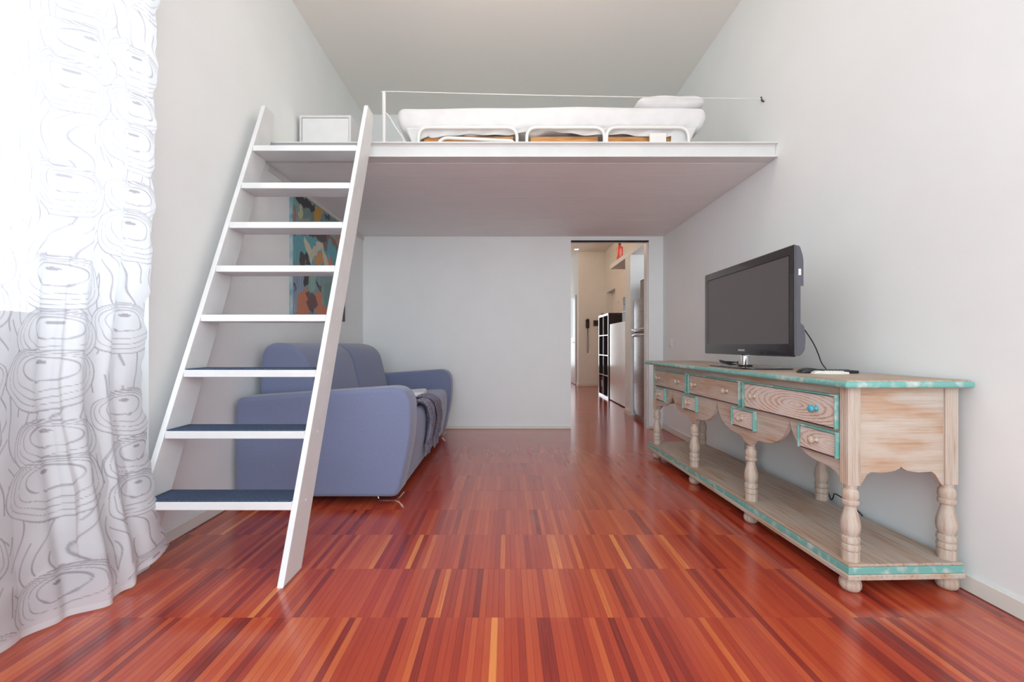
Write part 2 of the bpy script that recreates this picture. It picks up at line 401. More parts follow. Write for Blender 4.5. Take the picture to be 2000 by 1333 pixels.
w3 = shell('added_window'); bm = bmesh.new(); box(bm, .5, .56, 12.32, 12.38, .3, 2.3); box(bm, 1.34, 1.4, 12.32, 12.38, .3, 2.3); box(bm, .56, 1.34, 12.32, 12.38, .3, .36); box(bm, .56, 1.34, 12.32, 12.38, 2.24, 2.3)  # unseen window, added to let daylight into the hallway
obj('window_frame', bm, M['white'], w3); obj('pane', BX(.56, 1.34, 12.348, 12.352, .36, 2.24), M['glass'], w3)
struct('ceiling_hallway', BX(.15, 2.6, YB+.13, 12.4, HC, HC+.1), M['ceil'])
bbx('baseboard_far', 1.66, 2.27, 9.917, 9.93, 0, .06)
bbx('baseboard_corridor', 1.647, 1.66, 9.917, 10.2, 0, .06)
d = shell('door_1')
obj('door_leaf', BX(1.625, 1.655, 10.22, 11.3, .01, 2.12, bev=.004), M['white'], d)
obj('door_glass', BX(1.619, 1.6245, 10.32, 11.2, 1.12, 2.02), M['glass'], d)
obj('door_handle', tube(arc_path([(1.624, 10.28, 1.0), (1.58, 10.28, 1.0), (1.58, 10.40, 1.0)], .01), .009), M['chrome'], d)
# sliding door track and pocket trim
struct('trim_1', BX(DX0, DX1, YB-.004, YB+.03, DZ-.014, DZ), M['dark'])
struct('trim_2', BX(DX1-.012, DX1, YB+.03, YB+.128, 0, DZ-.016), M['white'])

# ------------------------------------------------------------ sleeping loft
YF = 2.80; ZU = 2.145; ZT = 2.24
loft = thing('sleeping_loft', 'white steel-edged sleeping loft platform spanning wall to wall', 'loft', ((XL+XR)/2, YF, ZU))
def lp(name, bm, m, **k): 
    o = obj(name, bm, m, **k); o.parent = loft; o.matrix_parent_inverse = Matrix.Translation((-(XL+XR)/2, -YF, -ZU)); return o
bm = bmesh.new()      # I-beam across the front
box(bm, XL+.002, XR-.002, YF, YF+.10, ZT-.008, ZT); box(bm, XL+.002, XR-.002, YF, YF+.10, ZU-.002, ZU+.006); box(bm, XL+.002, XR-.002, YF+.035, YF+.05, ZU+.006, ZT-.008)
bm2 = bmesh.new()
pts = [(YF, ZU), (YF+.10, ZU), (YF+.10, ZT), (YF-.004, ZT), (YF-.004, ZT-.007), (YF+.022, ZT-.010), (YF+.030, ZT-.018), (YF+.030, ZU+.022), (YF+.022, ZU+.012), (YF, ZU+.008)]
bm.free()
lp('front_beam', prism(pts, 0, XL+.002, XR-.002, bm2), M['steel_white'])
# underside boards run from wall to wall
nb = 9; bw = (YB-(YF+.10))/nb
for i in range(nb):
    y0 = YF+.10+i*bw
    lp('soffit_board', BX(XL+.002, XR-.002, y0+.0006, y0+bw-.0006, ZU-.001+random.uniform(-.0006, .0006), ZU+.03), M['deck'])
lp('deck_board', BX(XL+.002, XR-.002, YF+.10, YB-.002, ZU+.031, ZT-.004), M['deck'])
lp('wall_angle', prism([(XL+.002, ZU-.045), (XL+.008, ZU-.045), (XL+.012, ZU-.040), (XL+.012, ZU-.0035), (XL+.002, ZU-.0035)], 1, YF+.1, YB-.002), M['steel_white'])

# guard rail: post, wire and brace
gr = thing('guard_rail', 'slim white guard post with a thin wire stretched to the right wall', 'railing', (-.798, YF+.05, ZT+.0003))
obj('post', lathe([(0, .012), (.34, .012), (.352, .008), (.356, .003)], 16), M['steel_white'], gr, smooth=False, sharp=30)
obj('wire', tube(spline([(0, 0, .345), (.06, .0, .353), (.8, .02, .345), (1.7, .05, .345), (2.542, .10, .362)]), .0028, 6), M['steel_white'], gr)
obj('hook', tube(arc_path([(2.548, .10, .345), (2.535, .10, .345), (2.528, .10, .375)], .01), .005, 8), M['brown'], gr)
obj('brace', tube(spline([(.006, 0, .215), (.03, .0, .195), (.075, 0, .12), (.125, 0, .045), (.133, 0, .0045)]), .0042, 8), M['steel_white'], gr)

# white cabinet on the loft
cb = thing('loft_cabinet', 'small white box cabinet on the loft behind the ladder top', 'cabinet', (-1.37, 3.30, ZT))
cw = .195
bm = bmesh.new(); box(bm, -cw, cw, .012, .38, 0, .012); box(bm, -cw, cw, 0, .38, .418, .436); box(bm, -cw, -cw+.016, 0, .38, .012, .418); box(bm, cw-.016, cw, 0, .38, .012, .418); box(bm, -cw+.016, cw-.016, .368, .38, .012, .418)
obj('carcass', bm, M['gloss_white'], cb)
obj('front_panel', BX(-cw+.019, cw-.019, .003, .02, .015, .415, bev=.002), M['white'], cb)

# ------------------------------------------------------------ folding bed
bx0, bx1, by0, by1 = -.70, 1.32, 2.915, 3.72
bed = thing('folding_bed', 'white tubular folding bed frame with orange plywood under the mattress', 'bed', ((bx0+bx1)/2, (by0+by1)/2, ZT))
bcx, bcy = (bx0+bx1)/2, (by0+by1)/2
def U(xa, xb, y, top, bot=0.0, r=.011, lean=0):
    return tube(arc_path([(xa-bcx, y-bcy, bot), (xa-bcx, y-bcy+lean, top), (xb-bcx, y-bcy+lean, top), (xb-bcx, y-bcy, bot)], .07, 8), r, 10)
for y in (by0, by1+.03):
    for xa, xb in ((-.585, .075), (.14, .66), (.675, 1.225)):
        obj('tube_leg', U(xa, xb, y, .150), M['tube'], bed, smooth=True)
for xa, xb in ((-.43, .05),):
    obj('support_bar', tube(arc_path([(xa-bcx-.05, by0+.02-bcy, .014), (xa-bcx, by0+.02-bcy, .092), (xb-bcx, by0+.022-bcy, .070), (xb-bcx+.02, by0+.022-bcy, .014)], .05, 8), .011, 10), M['tube'], bed, smooth=True)
for xa, xb in ((-.56, .05), (.17, .63), (.70, 1.19)):
    obj('plywood_base', BX(xa-bcx, xb-bcx, by0+.085-bcy, by1-.06-bcy, .095, .118), M['orange_wood'], bed)
    obj('side_board', BX(xa-bcx, xb-bcx, by0+.065-bcy, by0+.08-bcy, .050, .120), M['orange_wood'], bed)
for xa in (-.575, .06, .15, .645, .69, 1.20):
    obj('hinge', lathe([(0, .016), (.06, .016)], 12, c=(xa-bcx, by0+.045-bcy)), M['tube'], bed, smooth=True)
obj('white_bracket', BX(.965-bcx, 1.075-bcx, by0+.0-bcy, by0+.02-bcy, .03, .115, bev=.004), M['tube'], bed)

def matt_fn(q):
    x, y, z = q
    # underside gathers inwards; wrinkles low on the sides
    t = max(0, (.0-z)/.1)
    k = 1 - .035*t
    w = .006*math.sin(x*31+z*40)*t + .005*math.sin(x*67-z*55+1.3)*t + .004*math.sin(x*9)
    s = -1 if y < 0 else 1
    y2 = y*(1-.03*t) + s*w*(1 if abs(y) > .3 else 0)
    z2 = z + .006*math.sin(x*2.3+.5) - .010*(1 if z > 0 else 0)*(x > .2)*(x-.2) + (.010*math.sin(x*13)+.008*math.sin(x*29+2))*(t > .8)
    return Vector((x*k, y2, z2))
mattress = obj('mattress', soft_box(2.105, .80, .17, .05, 120, 20, 14, matt_fn), M['sheet'], smooth=True)
mattress.location = (.312, 3.335, ZT+.228)
tag(mattress, 'long mattress wrapped in a white sheet on the folding bed', 'mattress')
def skirt():
    bm = bmesh.new(); nx, nz = 160, 10; rows = []
    for i in range(nx+1):
        u = i/nx; x = -.68 + u*1.97; col = []
        e = .036+.014*math.sin(u*9+.4)+.010*math.sin(u*23)
        if u < .07: e = .11-.9*u
        if u > .93: e = .10+.5*(u-.93)
        for j in range(nz+1):
            v = j/nz; z = .165 - v*e
            taper = 1 - .05*v*(e/.12)
            col.append(bm.verts.new(((x-.315)*taper+.315, 2.946 + .008*math.sin(u*70+v*2)*v + .02*v, ZT+z)))
        rows.append(col)
    for a, b in zip(rows, rows[1:]):
        for j in range(nz): bm.faces.new((a[j], b[j], b[j+1], a[j+1]))
    return bm
sk = obj('sheet_hem', skirt(), M['sheet'], mattress, smooth=True); sk.matrix_parent_inverse = Matrix.Translation((-.312, -3.335, -(ZT+.228)))
md = sk.modifiers.new('thick', 'SOLIDIFY'); md.thickness = .003
def pil_fn(q):
    x, y, z = q; e = 1-.55*(abs(x)/.24)**4*(.9)-.25*(abs(y)/.33)**4
    return Vector((x, y, z*max(.25, e) + .003*math.sin(x*30+y*11)))
pillow = obj('pillow', soft_box(.46, .64, .11, .052, 26, 26, 8, pil_fn), M['sheet'], smooth=True)
pillow.location = (1.130, 3.265, ZT+.354)
tag(pillow, 'white pillow on the right end of the mattress', 'pillow')

# ------------------------------------------------------------ ladder
lad = thing('ladder', 'white wooden ladder-stair with flat carpeted treads leaning on the loft', 'ladder', (-1.19, 1.72, 0))
def lobj(name, bm, m, par=None, label=None, **k):
    o = obj(name, bm, m, par or lad, label=label, **k)
    o.matrix_parent_inverse = Matrix.Translation((1.19, -1.72, 0)); return o
LY = lambda z: 1.664 + .4255*z
D = .152
for xa, xb in ((-1.512, -1.487), (-.877, -.852)):
    ztop = 2.415
    pts = [(LY(0), 0), (LY(0)+D, 0), (LY(ztop)+D*.97, ztop), (LY(ztop), ztop)]
    pts = [(LY(0), .0), (LY(0)+D, 0), (LY(ZT)-.002+D, ZT), (LY(ztop)+.11, ztop), (LY(ztop), ztop)]
    lobj('stringer', prism(pts, 0, xa, xb, bev=.003), M['white'])
zs = [2.107, 1.846, 1.594, 1.340, 1.080, .8164, .5555, .287]
for i, z in enumerate(zs):
    y0 = LY(z-.016)+.002; dd = .145
    st = lobj('tread', BX(-1.4865, -.8775, y0, y0+dd, z-.033, z, bev=.0025), M['white'])
    o = obj('tread_mat', BX(-1.480, -.884, y0+(.004 if z < 1 else .03), y0+dd-.004, z+.0002, z+(.006 if z < 1 else .003), bev=.001), M['carpet'], st, label='dark blue carpet pad')
    o.matrix_parent_inverse = Matrix.Identity(4)
    for xs, s in ((-.852, 1), (-1.487, 1)):
        if s and xs > -1:
            q = lobj('screw', lathe([(0, .0055), (.0018, .0045), (.0022, .001)], 12, axis=0, c=(y0+.075, z-.017)), M['white']); q.location = (xs+1.19-1.19-0, 0, 0)

# ------------------------------------------------------------ sofa
sofa = thing('sofa', 'two-seat slate blue fabric sofa against the left wall', 'sofa', (-1.07, 3.54, 0))
SI = Matrix.Translation((1.07, -3.54, 0))
def sobj(name, bm, m, par=None, **k):
    o = obj(name, bm, m, par or sofa, **k); o.matrix_parent_inverse = SI if par is None else Matrix.Identity(4); return o
def rounded(pts, rad, k=6):
    n = len(pts); out = []
    for i in range(n):
        a, b, c = (Vector(pts[(i-1) % n]), Vector(pts[i]), Vector(pts[(i+1) % n])); r = rad[i] if isinstance(rad, (list, tuple)) else rad
        u, v = a-b, c-b; rr = min(r, u.length*.48, v.length*.48); p, q = b+u.normalized()*rr, b+v.normalized()*rr
        for j in range(k+1):
            t = j/k; out.append(tuple(p*(1-t)**2+b*2*t*(1-t)+q*t*t))
    return out
armp = rounded([(-1.572, .048), (-.625, .048), (-.548, .40), (-.555, .692), (-1.572, .625)], [.045, .045, .25, .13, .05], 8)
def arm(y0, y1):
    bm = prism(armp, 1, y0, y1, bev=.026, seg=5); return bm
an = sobj('arm', arm(2.52, 2.72), M['fabric'], sharp=50); af = sobj('arm', arm(4.36, 4.56), M['fabric'], sharp=50)
# piping seam round the arm
for y in (2.553, 2.687, 4.393, 4.527):
    pass
sobj('seat_base', prism(rounded([(-1.55, .048), (-.64, .048), (-.60, .30), (-1.55, .30)], .02, 3), 1, 2.722, 4.358, bev=.01), M['fabric'], sharp=40)
sobj('seat_cushion', prism(rounded([(-1.40, .055), (-.632, .055), (-.585, .30), (-.588, .498), (-1.40, .46)], [.02, .02, .08, .075, .02], 6), 1, 2.724, 4.356, bev=.018, seg=3), M['fabric'], sharp=50)
sobj('back_frame', prism(rounded([(-1.572, .06), (-1.40, .06), (-1.40, .60), (-1.572, .62)], .02, 3), 1, 2.722, 4.358, bev=.01), M['fabric'], sharp=40)
backp = rounded([(-1.150, .44), (-1.265, .92), (-1.54, .965), (-1.555, .60), (-1.38, .44)], [.06, .13, .13, .05, .05], 7)
for y0, y1 in ((2.735, 3.537), (3.541, 4.345)):
    sobj('back_cushion', prism(backp, 1, y0, y1, bev=.03, seg=4), M['fabric'], sharp=50)
for x, y in ((-.71, 2.62), (-.71, 4.42), (-1.5, 2.62), (-1.5, 4.42)):
    bm = tube(arc_path([(x-.06, y, .0455), (x-.06, y, .004), (x+.06, y, .004), (x+.095, y, .0455)], .02, 4), .004, 8)
    sobj('foot', bm, M['chrome'], label='chrome loop foot')

# folded linen + scarf on the sofa
ln = obj('folded_linen', soft_box(.26, .34, .045, .018, 12, 14, 4, lambda q: Vector((q.x, q.y, q.z*(1+.1*math.sin(q.x*20))))), M['paper'], smooth=True, loc=(-.825, 3.76, .512))
ln.rotation_euler = (0, -.045, .1)
tag(ln, 'folded white linen lying on the sofa seat behind the near arm', 'linen')
scarf = thing('scarf', 'rumpled grey-violet knitted scarf hanging over the sofa seat front', 'scarf', (-.60, 3.35, .5))
SCI = Matrix.Translation((.60, -3.35, -.5))
def ribbon(path, width, folds, amp, n=40, m=14, wobble=0):
    """cloth strip along a path of (x,y,z), width along y, with lengthwise folds"""
    P = spline(path, 10); bm = bmesh.new(); rows = []
    for i, p in enumerate(P):
        t = (P[min(i+1, len(P)-1)]-P[max(i-1, 0)]).normalized(); side = Vector((0, 1, 0)); nrm = t.cross(side).normalized()
        if nrm.x < 0 and nrm.z < 0: nrm = -nrm
        if nrm.x < -.01: nrm = -nrm
        s = i/(len(P)-1); row = []
        wd = width*(1+.25*s+.08*math.sin(s*9))
        for j in range(m+1):
            u = j/m-.5; h = amp*(1+math.cos(u*2*PI*folds+s*1.5))*.5 + amp*.25*math.sin(u*31+s*14)
            row.append(bm.verts.new(p + side*(u*wd) + nrm*(h+.006)))
        rows.append(row)
    for a, b in zip(rows, rows[1:]):
        for j in range(m): bm.faces.new((a[j], a[j+1], b[j+1], b[j]))
    return bm
for (yy, path, w) in ((0, [(-.74, 3.10, .503), (-.66, 3.14, .510), (-.592, 3.17, .50), (-.568, 3.2, .42), (-.575, 3.22, .30), (-.592, 3.22, .22)], .17),
                      (1, [(-.80, 3.32, .50), (-.68, 3.38, .510), (-.59, 3.44, .497), (-.566, 3.52, .41), (-.575, 3.58, .28), (-.590, 3.58, .20)], .20)):
    o = obj('scarf_end', ribbon(path, w, 2.2, .028), M['scarf'], scarf, smooth=True); o.matrix_parent_inverse = SCI
    md = o.modifiers.new('thick', 'SOLIDIFY'); md.thickness = .006
    bm = bmesh.new(); e = path[-1]
    for j in range(22):
        u = (j/21-.5)*w*1.2
        tube([(e[0]+.012, e[1]+u, e[2]), (e[0]+.014+random.uniform(0, .012), e[1]+u+random.uniform(-.01, .01), e[2]-.03), (e[0]+.008+random.uniform(0, .014), e[1]+u+random.uniform(-.015, .015), e[2]-.075-random.uniform(0, .02))], .0035, 5, bm)
    o = obj('fringe', bm, M['scarf'], scarf, kind='stuff'); o.matrix_parent_inverse = SCI

# ------------------------------------------------------------ painting on the left wall
def painting():
    t = thing('painting', 'abstract canvas in teal, orange and charcoal on the left wall', 'painting', (XL, 3.2, 1.16))
    W_, H_ = 1.04, .935; ny, nz = 260, 230
    col = np.zeros((nz+1, ny+1, 3)); A, B = np.meshgrid(np.linspace(0, 1, ny+1), np.linspace(0, H_/.95, nz+1))
    wob = .010*np.sin(A*60+B*13)+.008*np.sin(B*85+A*22); A2 = A+wob; B2 = B+.010*np.sin(A*47)+.006*np.sin(B*70+A*90)
    def sc(r, g_, b): return np.array([((c/255)/12.92 if c < 10 else ((c/255+.055)/1.055)**2.4) for c in (r*.9+14, g_*.9+14, b*.9+14)])*1.05
    col[:] = sc(118, 152, 155)
    col[B > .42] = sc(96, 165, 175); col[B > .74] = sc(140, 160, 148); col[(A < .1) & (B > .80)] = sc(120, 165, 160)
    shapes = [((165, 120, 110), [(0, .86), (.06, .86), (.06, .74), (0, .74)]),
     ((190, 192, 150), [(0.089, 0.869), (0.153, 0.883), (0.162, 0.798), (0.089, 0.765)]), ((112, 138, 130), [(0.158, 0.884), (0.361, 0.905), (0.34, 0.828), (0.158, 0.797)]),
     ((200, 150, 60), [(0.372, 0.96), (0.493, 0.982), (0.459, 0.866), (0.34, 0.828)]), ((110, 145, 140), [(0.505, 0.964), (0.99, 0.98), (.99, .8), (0.459, 0.866)]),
     ((60, 75, 85), [(0.516, 0.957), (0.612, 0.968), (0.686, 0.938), (0.612, 0.914)]), ((52, 54, 60), [(0.0, 0.99), (0.153, 0.972), (0.372, 0.96), (0.351, 0.906), (0.239, 0.893), (0.089, 0.884), (0.045, 0.92)]),
     ((165, 140, 125), [(.70, .86), (.99, .90), (.99, .70), (.8, .76)]),
     ((78, 66, 68), [(0.002, 0.64), (0.361, 0.735), (0.563, 0.78), (0.636, 0.785), (0.516, 0.666), (0.383, 0.694), (0.181, 0.668), (0.002, 0.622)]),
     ((205, 150, 90), [(0.383, 0.559), (0.471, 0.601), (0.54, 0.509), (0.404, 0.454), (0.34, 0.457)]),
     ((60, 58, 52), [(0.092, 0.462), (.13, .51), (0.229, 0.525), (0.279, 0.434), (0.098, 0.392)]),
     ((208, 205, 175), [(0.147, 0.629), (0.191, 0.651), (0.299, 0.57), (0.299, 0.428), (0.275, 0.473)]), ((205, 203, 180), [(0.299, 0.57), (0.437, 0.688), (0.493, 0.66), (0.32, 0.483)]),
     ((210, 203, 178), [(0.437, 0.656), (0.493, 0.671), (0.624, 0.499), (0.552, 0.484)]), ((125, 100, 95), [(0.599, 0.776), (0.661, 0.793), (0.563, 0.623), (0.505, 0.652)]),
     ((130, 95, 85), [(0.649, 0.778), (0.712, 0.796), (0.832, 0.724), (0.818, 0.662)]), ((215, 120, 85), [(0.60, 0.49), (0.661, 0.591), (0.738, 0.502)]),
     ((140, 155, 178), [(-.02, 0.33), (0.181, 0.321), (0.162, 0.206), (0.045, -.02), (-.02, -.02)]), ((48, 48, 52), [(0.172, 0.36), (0.279, 0.37), (0.219, 0.244), (0.172, 0.256)]),
     ((140, 180, 165), [(0.279, 0.37), (0.383, 0.36), (0.361, 0.234), (0.239, 0.207)]), ((55, 55, 58), [(0.361, 0.317), (0.404, 0.313), (0.482, 0.272), (0.448, 0.236)]),
     ((105, 145, 140), [(0.482, 0.315), (0.99, 0.409), (0.99, 0.12), (0.587, 0.112), (0.482, 0.198)]),
     ((205, 125, 90), [(0.071, 0.137), (0.181, 0.238), (0.259, 0.17), (0.259, -.02), (0.045, -.02)]), ((212, 125, 85), [(0.383, 0.227), (0.482, 0.24), (0.482, -.02), (0.361, -.02)]),
     ((110, 75, 78), [(0.21, 0.193), (0.299, 0.215), (0.426, 0.128), (0.32, 0.035), (0.239, 0.058)]), ((205, 120, 90), [(0.482, 0.112), (0.99, 0.114), (0.99, -.02), (0.482, -.02)]),
     ((74, 72, 78), [(.93, .16), (1.1, .16), (1.1, -.02), (.93, -.02)]), ((60, 75, 90), [(0.01, 0.249), (0.04, 0.263), (0.045, 0.208), (0.014, 0.185)])]
    for c, poly in shapes:
        ins = np.zeros(A.shape, bool); n = len(poly)
        for i in range(n):
            (xa, ya), (xb, yb) = poly[i], poly[(i+1) % n]
            if abs(yb-ya) < 1e-9: continue
            ins ^= ((ya > B2) != (yb > B2)) & (A2 < (xb-xa)*(B2-ya)/(yb-ya)+xa)
        col[ins] = sc(*c)
    for k in range(26):      # drips and brush streaks
        a0 = rng.uniform(0, 1); w = rng.uniform(.002, .005); b1 = rng.uniform(.1, .75); c = [(205, 205, 185), (60, 60, 65), (90, 140, 150), (200, 130, 90)][k % 4]
        m_ = (abs(A-a0-.004*np.sin(B*30)) < w) & (B < b1) & (B > b1-rng.uniform(.08, .3)); col[m_] = col[m_]*.45+sc(*c)*.55
    col *= (1+.16*np.sin(A*190+5*np.sin(B*9)+B*30)*np.sin(B*23+A*11)+rng.normal(0, .05, A.shape))[..., None]; col = np.clip(col, .01, 1)
    me = bpy.data.meshes.new('canvas'); v = np.stack([np.full(A.shape, .026), A*W_, B*.95], -1).reshape(-1, 3)
    idx = np.arange((ny+1)*(nz+1)).reshape(nz+1, ny+1); f = np.stack([idx[:-1, :-1], idx[:-1, 1:], idx[1:, 1:], idx[1:, :-1]], -1).reshape(-1, 4)
    me.from_pydata(v.tolist(), [], f.tolist()); at = me.attributes.new('paint', 'FLOAT_COLOR', 'POINT'); cc = np.ones((v.shape[0], 4)); cc[:, :3] = col.reshape(-1, 3); at.data.foreach_set('color', cc.ravel())
    m = mat('canvas_paint', (.5, .5, .5), .6); an_ = N(m, 'ShaderNodeAttribute', attribute_name='paint'); L(m, an_.outputs['Color'], m.node_tree.nodes['Principled BSDF'].inputs['Base Color'])
    link('canvas', me, m, t)
    obj('stretcher', BX(.001, .0255, 0, W_, 0, H_), noisy(mat('canvas_edge', (.4, .5, .5), .8), (.15, .3, .35), (.5, .55, .55), nscale=9), t)
painting()

# ------------------------------------------------------------ curtain
def curtain():
    zb = [0, .05, .3, .6, .8, 1.1, 1.3, 1.9, 2.4, 3.0]; ye = [1.815, 1.815, 1.79, 1.785, 1.775, 1.80, 1.825, 1.845, 1.865, 1.88]
    t1 = np.arange(0, 1.05, .0034); t2 = np.arange(1.05, 2.0, .03); T = np.concatenate([t1, t2])      # cloth distance back from the far hem
    Z = np.arange(.006, 2.96, .0036); TT, ZZ = np.meshgrid(T, Z)
    ph = .3*np.sin(ZZ*1.3); G = lambda c, w: np.exp(-((TT-c-.01*np.sin(ZZ*2.1+c*9))/w)**2)
    low = np.clip(1-ZZ/.75, 0, 1); low = low*low*(3-2*low)
    X = -1.505 + .016*np.sin(TT*9.5+ph+.4) + .008*np.sin(TT*21+ph*2)
    X += .034*G(.36, .035)-.026*G(.43, .03)+.022*G(.20, .03)-.02*G(.13, .025)+.028*G(.80, .04)-.02*G(.88, .03)+.018*G(1.2, .05)
    X += low*.075*np.clip(1-np.maximum(TT-.34, 0)/.25, 0, 1)          # pushed out by the ladder foot
    X = np.where(TT < .40, np.maximum(X, -1.508+.042*np.minimum(1, low*2.5)), X)
    edge = np.interp(ZZ, zb, ye)
    near = np.clip(1-TT/.10, 0, 1)
    Y = edge - TT*.78 + .008*np.cos(TT*19+ph) + near*.006*np.sin(ZZ*34)+near*.004*np.sin(ZZ*71+1)
    X += near*.006*np.sin(ZZ*21+1) + .0012*np.sin(ZZ*45+TT*30)
    Zg = ZZ + (.065*np.clip(1-TT/.22, 0, 1) + .010*(np.sin(TT*9+1)+1))*np.clip(1-ZZ/.3, 0, 1)
    # printed tree stumps: ringed cut faces with bark strokes below, columns offset
    line = np.zeros(TT.shape); done = np.zeros(TT.shape, bool)
    logs = []; pw, phh = .36, .345
    for c in range(-1, 7):
        for r in range(-1, 10):
            j1 = math.sin(r*12.9+c*78.2); j2 = math.sin(r*39.3+c*11.1)
            two = j2 > .1
            logs.append((r*phh+.13*(c % 2)+.02*j2-.02, c*pw+.03*j1+.08, 1+.08*math.sin(r*5.1+c*3.3)))
            if two: logs.append((r*phh+.13*(c % 2)+.02*j2+.12, c*pw+.04*j1+.06, .92))
    logs.sort()
    for zc, tc_, k in logs:
        a, b = .178*k, .098*k; dx = (TT-tc_); dz = (ZZ-zc); ang = np.arctan2(dz/b, dx/a)
        wv = 1+.05*np.sin(ang*3+zc*30)+.03*np.sin(ang*5+tc_*50)
        ins = ((dx/a)**2+(dz/b)**2 < wv**2) & ~done
        if not ins.any(): continue
        x_, z_ = dx[ins]/a, dz[ins]/b; w_ = wv[ins]
        lo = np.zeros(x_.shape); hi = np.ones(x_.shape)
        for _ in range(11):
            mid = (lo+hi)/2; cz = .52*(1-mid); inside = x_**2+(z_-cz)**2 < (mid*w_)**2
            hi = np.where(inside, mid, hi); lo = np.where(inside, lo, mid)
        tt = hi; ln_ = np.zeros(tt.shape)
        # width in cloth units from the local gradient of the ring parameter
        cz = .52*(1-tt); ux, uz = x_/np.maximum(tt, .05), (z_-cz)/np.maximum(tt, .05)
        g_ = np.hypot(ux/a, uz/b)/np.maximum(1-.52*uz, .3)
        for i_, rr in enumerate([.40, .60, .74, .86, .985]):
            hw = .0019*(1.7 if i_ in (0, 4) else 1.0)*(.55+.45*np.sin(np.arctan2(z_, x_)*2+i_*1.7+zc*9)**2)
            ln_ = np.maximum(ln_, np.clip(1.5-abs(tt-rr)/(hw*g_), 0, 1))
        ln_ = np.maximum(ln_, ((x_/.10)**2+((z_-.52)/.07)**2 < 1)*1.0)
        line[ins] = ln_; done |= ins
    # bark strokes in what is left between the faces
    col_ = np.floor((TT+.10)/pw); q = (TT+.10)/pw*6.5+.9*np.sin(ZZ*13+col_*2.1)+.35*np.sin(ZZ*31+TT*8); d_ = abs(q-np.round(q))
    line = np.where(done, line, np.clip(1.5-d_/.06, 0, 1)*(np.sin(ZZ*19+np.round(q)*2.7) > -.75))
    line *= (Zg > .05)
    hem = (ZZ < .03)*.5
    n, m_ = TT.shape; v = np.stack([X, Y, Zg], -1).reshape(-1, 3); idx = np.arange(n*m_).reshape(n, m_)
    f = np.stack([idx[:-1, :-1], idx[:-1, 1:], idx[1:, 1:], idx[1:, :-1]], -1).reshape(-1, 4)
    me = bpy.data.meshes.new('curtain'); me.vertices.add(len(v)); me.vertices.foreach_set('co', v.ravel().astype(np.float32))
    me.loops.add(f.size); me.loops.foreach_set('vertex_index', f.ravel().astype(np.int32)); me.polygons.add(len(f)); me.polygons.foreach_set('loop_start', np.arange(0, f.size, 4, dtype=np.int32)); me.update(calc_edges=True); me.validate()
    at = me.attributes.new('print', 'FLOAT', 'POINT'); at.data.foreach_set('value', line.ravel().astype(np.float32))
    at = me.attributes.new('hem', 'FLOAT', 'POINT'); at.data.foreach_set('value', hem.ravel().astype(np.float32))
    mt = bpy.data.materials.new('sheer_voile'); mt.use_nodes = True; nt = mt.node_tree; nt.nodes.clear(); nn = nt.nodes.new; lk = nt.links.new
    out = nn('ShaderNodeOutputMaterial'); tr = nn('ShaderNodeBsdfTransparent'); tr.inputs[0].default_value = (1, 1, 1, 1)
    tl = nn('ShaderNodeBsdfTranslucent'); tl.inputs[0].default_value = (.86, .87, .90, 1); df = nn('ShaderNodeBsdfDiffuse')
    pa = nn('ShaderNodeAttribute'); pa.attribute_name = 'print'; ha = nn('ShaderNodeAttribute'); ha.attribute_name = 'hem'
    cm = nn('ShaderNodeMix'); cm.data_type = 'RGBA'; cm.inputs[6].default_value = (.86, .86, .88, 1); cm.inputs[7].default_value = (.40, .38, .41, 1); lk(pa.outputs['Fac'], cm.inputs[0]); lk(cm.outputs[2], df.inputs[0])
    cm2 = nn('ShaderNodeMix'); cm2.data_type = 'RGBA'; cm2.inputs[6].default_value = (.86, .87, .90, 1); cm2.inputs[7].default_value = (.48, .47, .51, 1); lk(pa.outputs['Fac'], cm2.inputs[0]); lk(cm2.outputs[2], tl.inputs[0])
    gs = nn('ShaderNodeBsdfGlossy'); gs.inputs['Roughness'].default_value = .35
    m1 = nn('ShaderNodeMixShader'); m1.inputs[0].default_value = .36; lk(df.outputs[0], m1.inputs[1]); lk(tl.outputs[0], m1.inputs[2])
    m15 = nn('ShaderNodeMixShader'); m15.inputs[0].default_value = .05; lk(m1.outputs[0], m15.inputs[1]); lk(gs.outputs[0], m15.inputs[2])
    fac = nn('ShaderNodeMath'); fac.operation = 'MULTIPLY_ADD'; fac.inputs[1].default_value = .12; fac.inputs[2].default_value = .82; lk(pa.outputs['Fac'], fac.inputs[0])
    f2 = nn('ShaderNodeMath'); f2.operation = 'MAXIMUM'; lk(fac.outputs[0], f2.inputs[0]); h2 = nn('ShaderNodeMath'); h2.operation = 'MULTIPLY'; h2.inputs[1].default_value = 1.8; lk(ha.outputs['Fac'], h2.inputs[0]); lk(h2.outputs[0], f2.inputs[1])
    m2 = nn('ShaderNodeMixShader'); lk(f2.outputs[0], m2.inputs[0]); lk(tr.outputs[0], m2.inputs[1]); lk(m15.outputs[0], m2.inputs[2]); lk(m2.outputs[0], out.inputs[0])
    o = link('curtain', me, mt, smooth=True); tag(o, 'sheer white floor-length curtain printed with grey log-end rings at the left window', 'curtain')
curtain()
rod = thing('curtain_rod', 'white curtain rod above the left window, over the sheer curtain', 'curtain rod', (-1.50, 1.1, 2.99))
obj('pole', tube([(0, -1.05, 0), (0, .95, 0)], .012, 12), M['white'], rod, smooth=True)
for y in (-1.0, .9): obj('wall_bracket', BX(XL+1.5, -.0, y-.01, y+.01, -.012, .012), M['white'], rod)

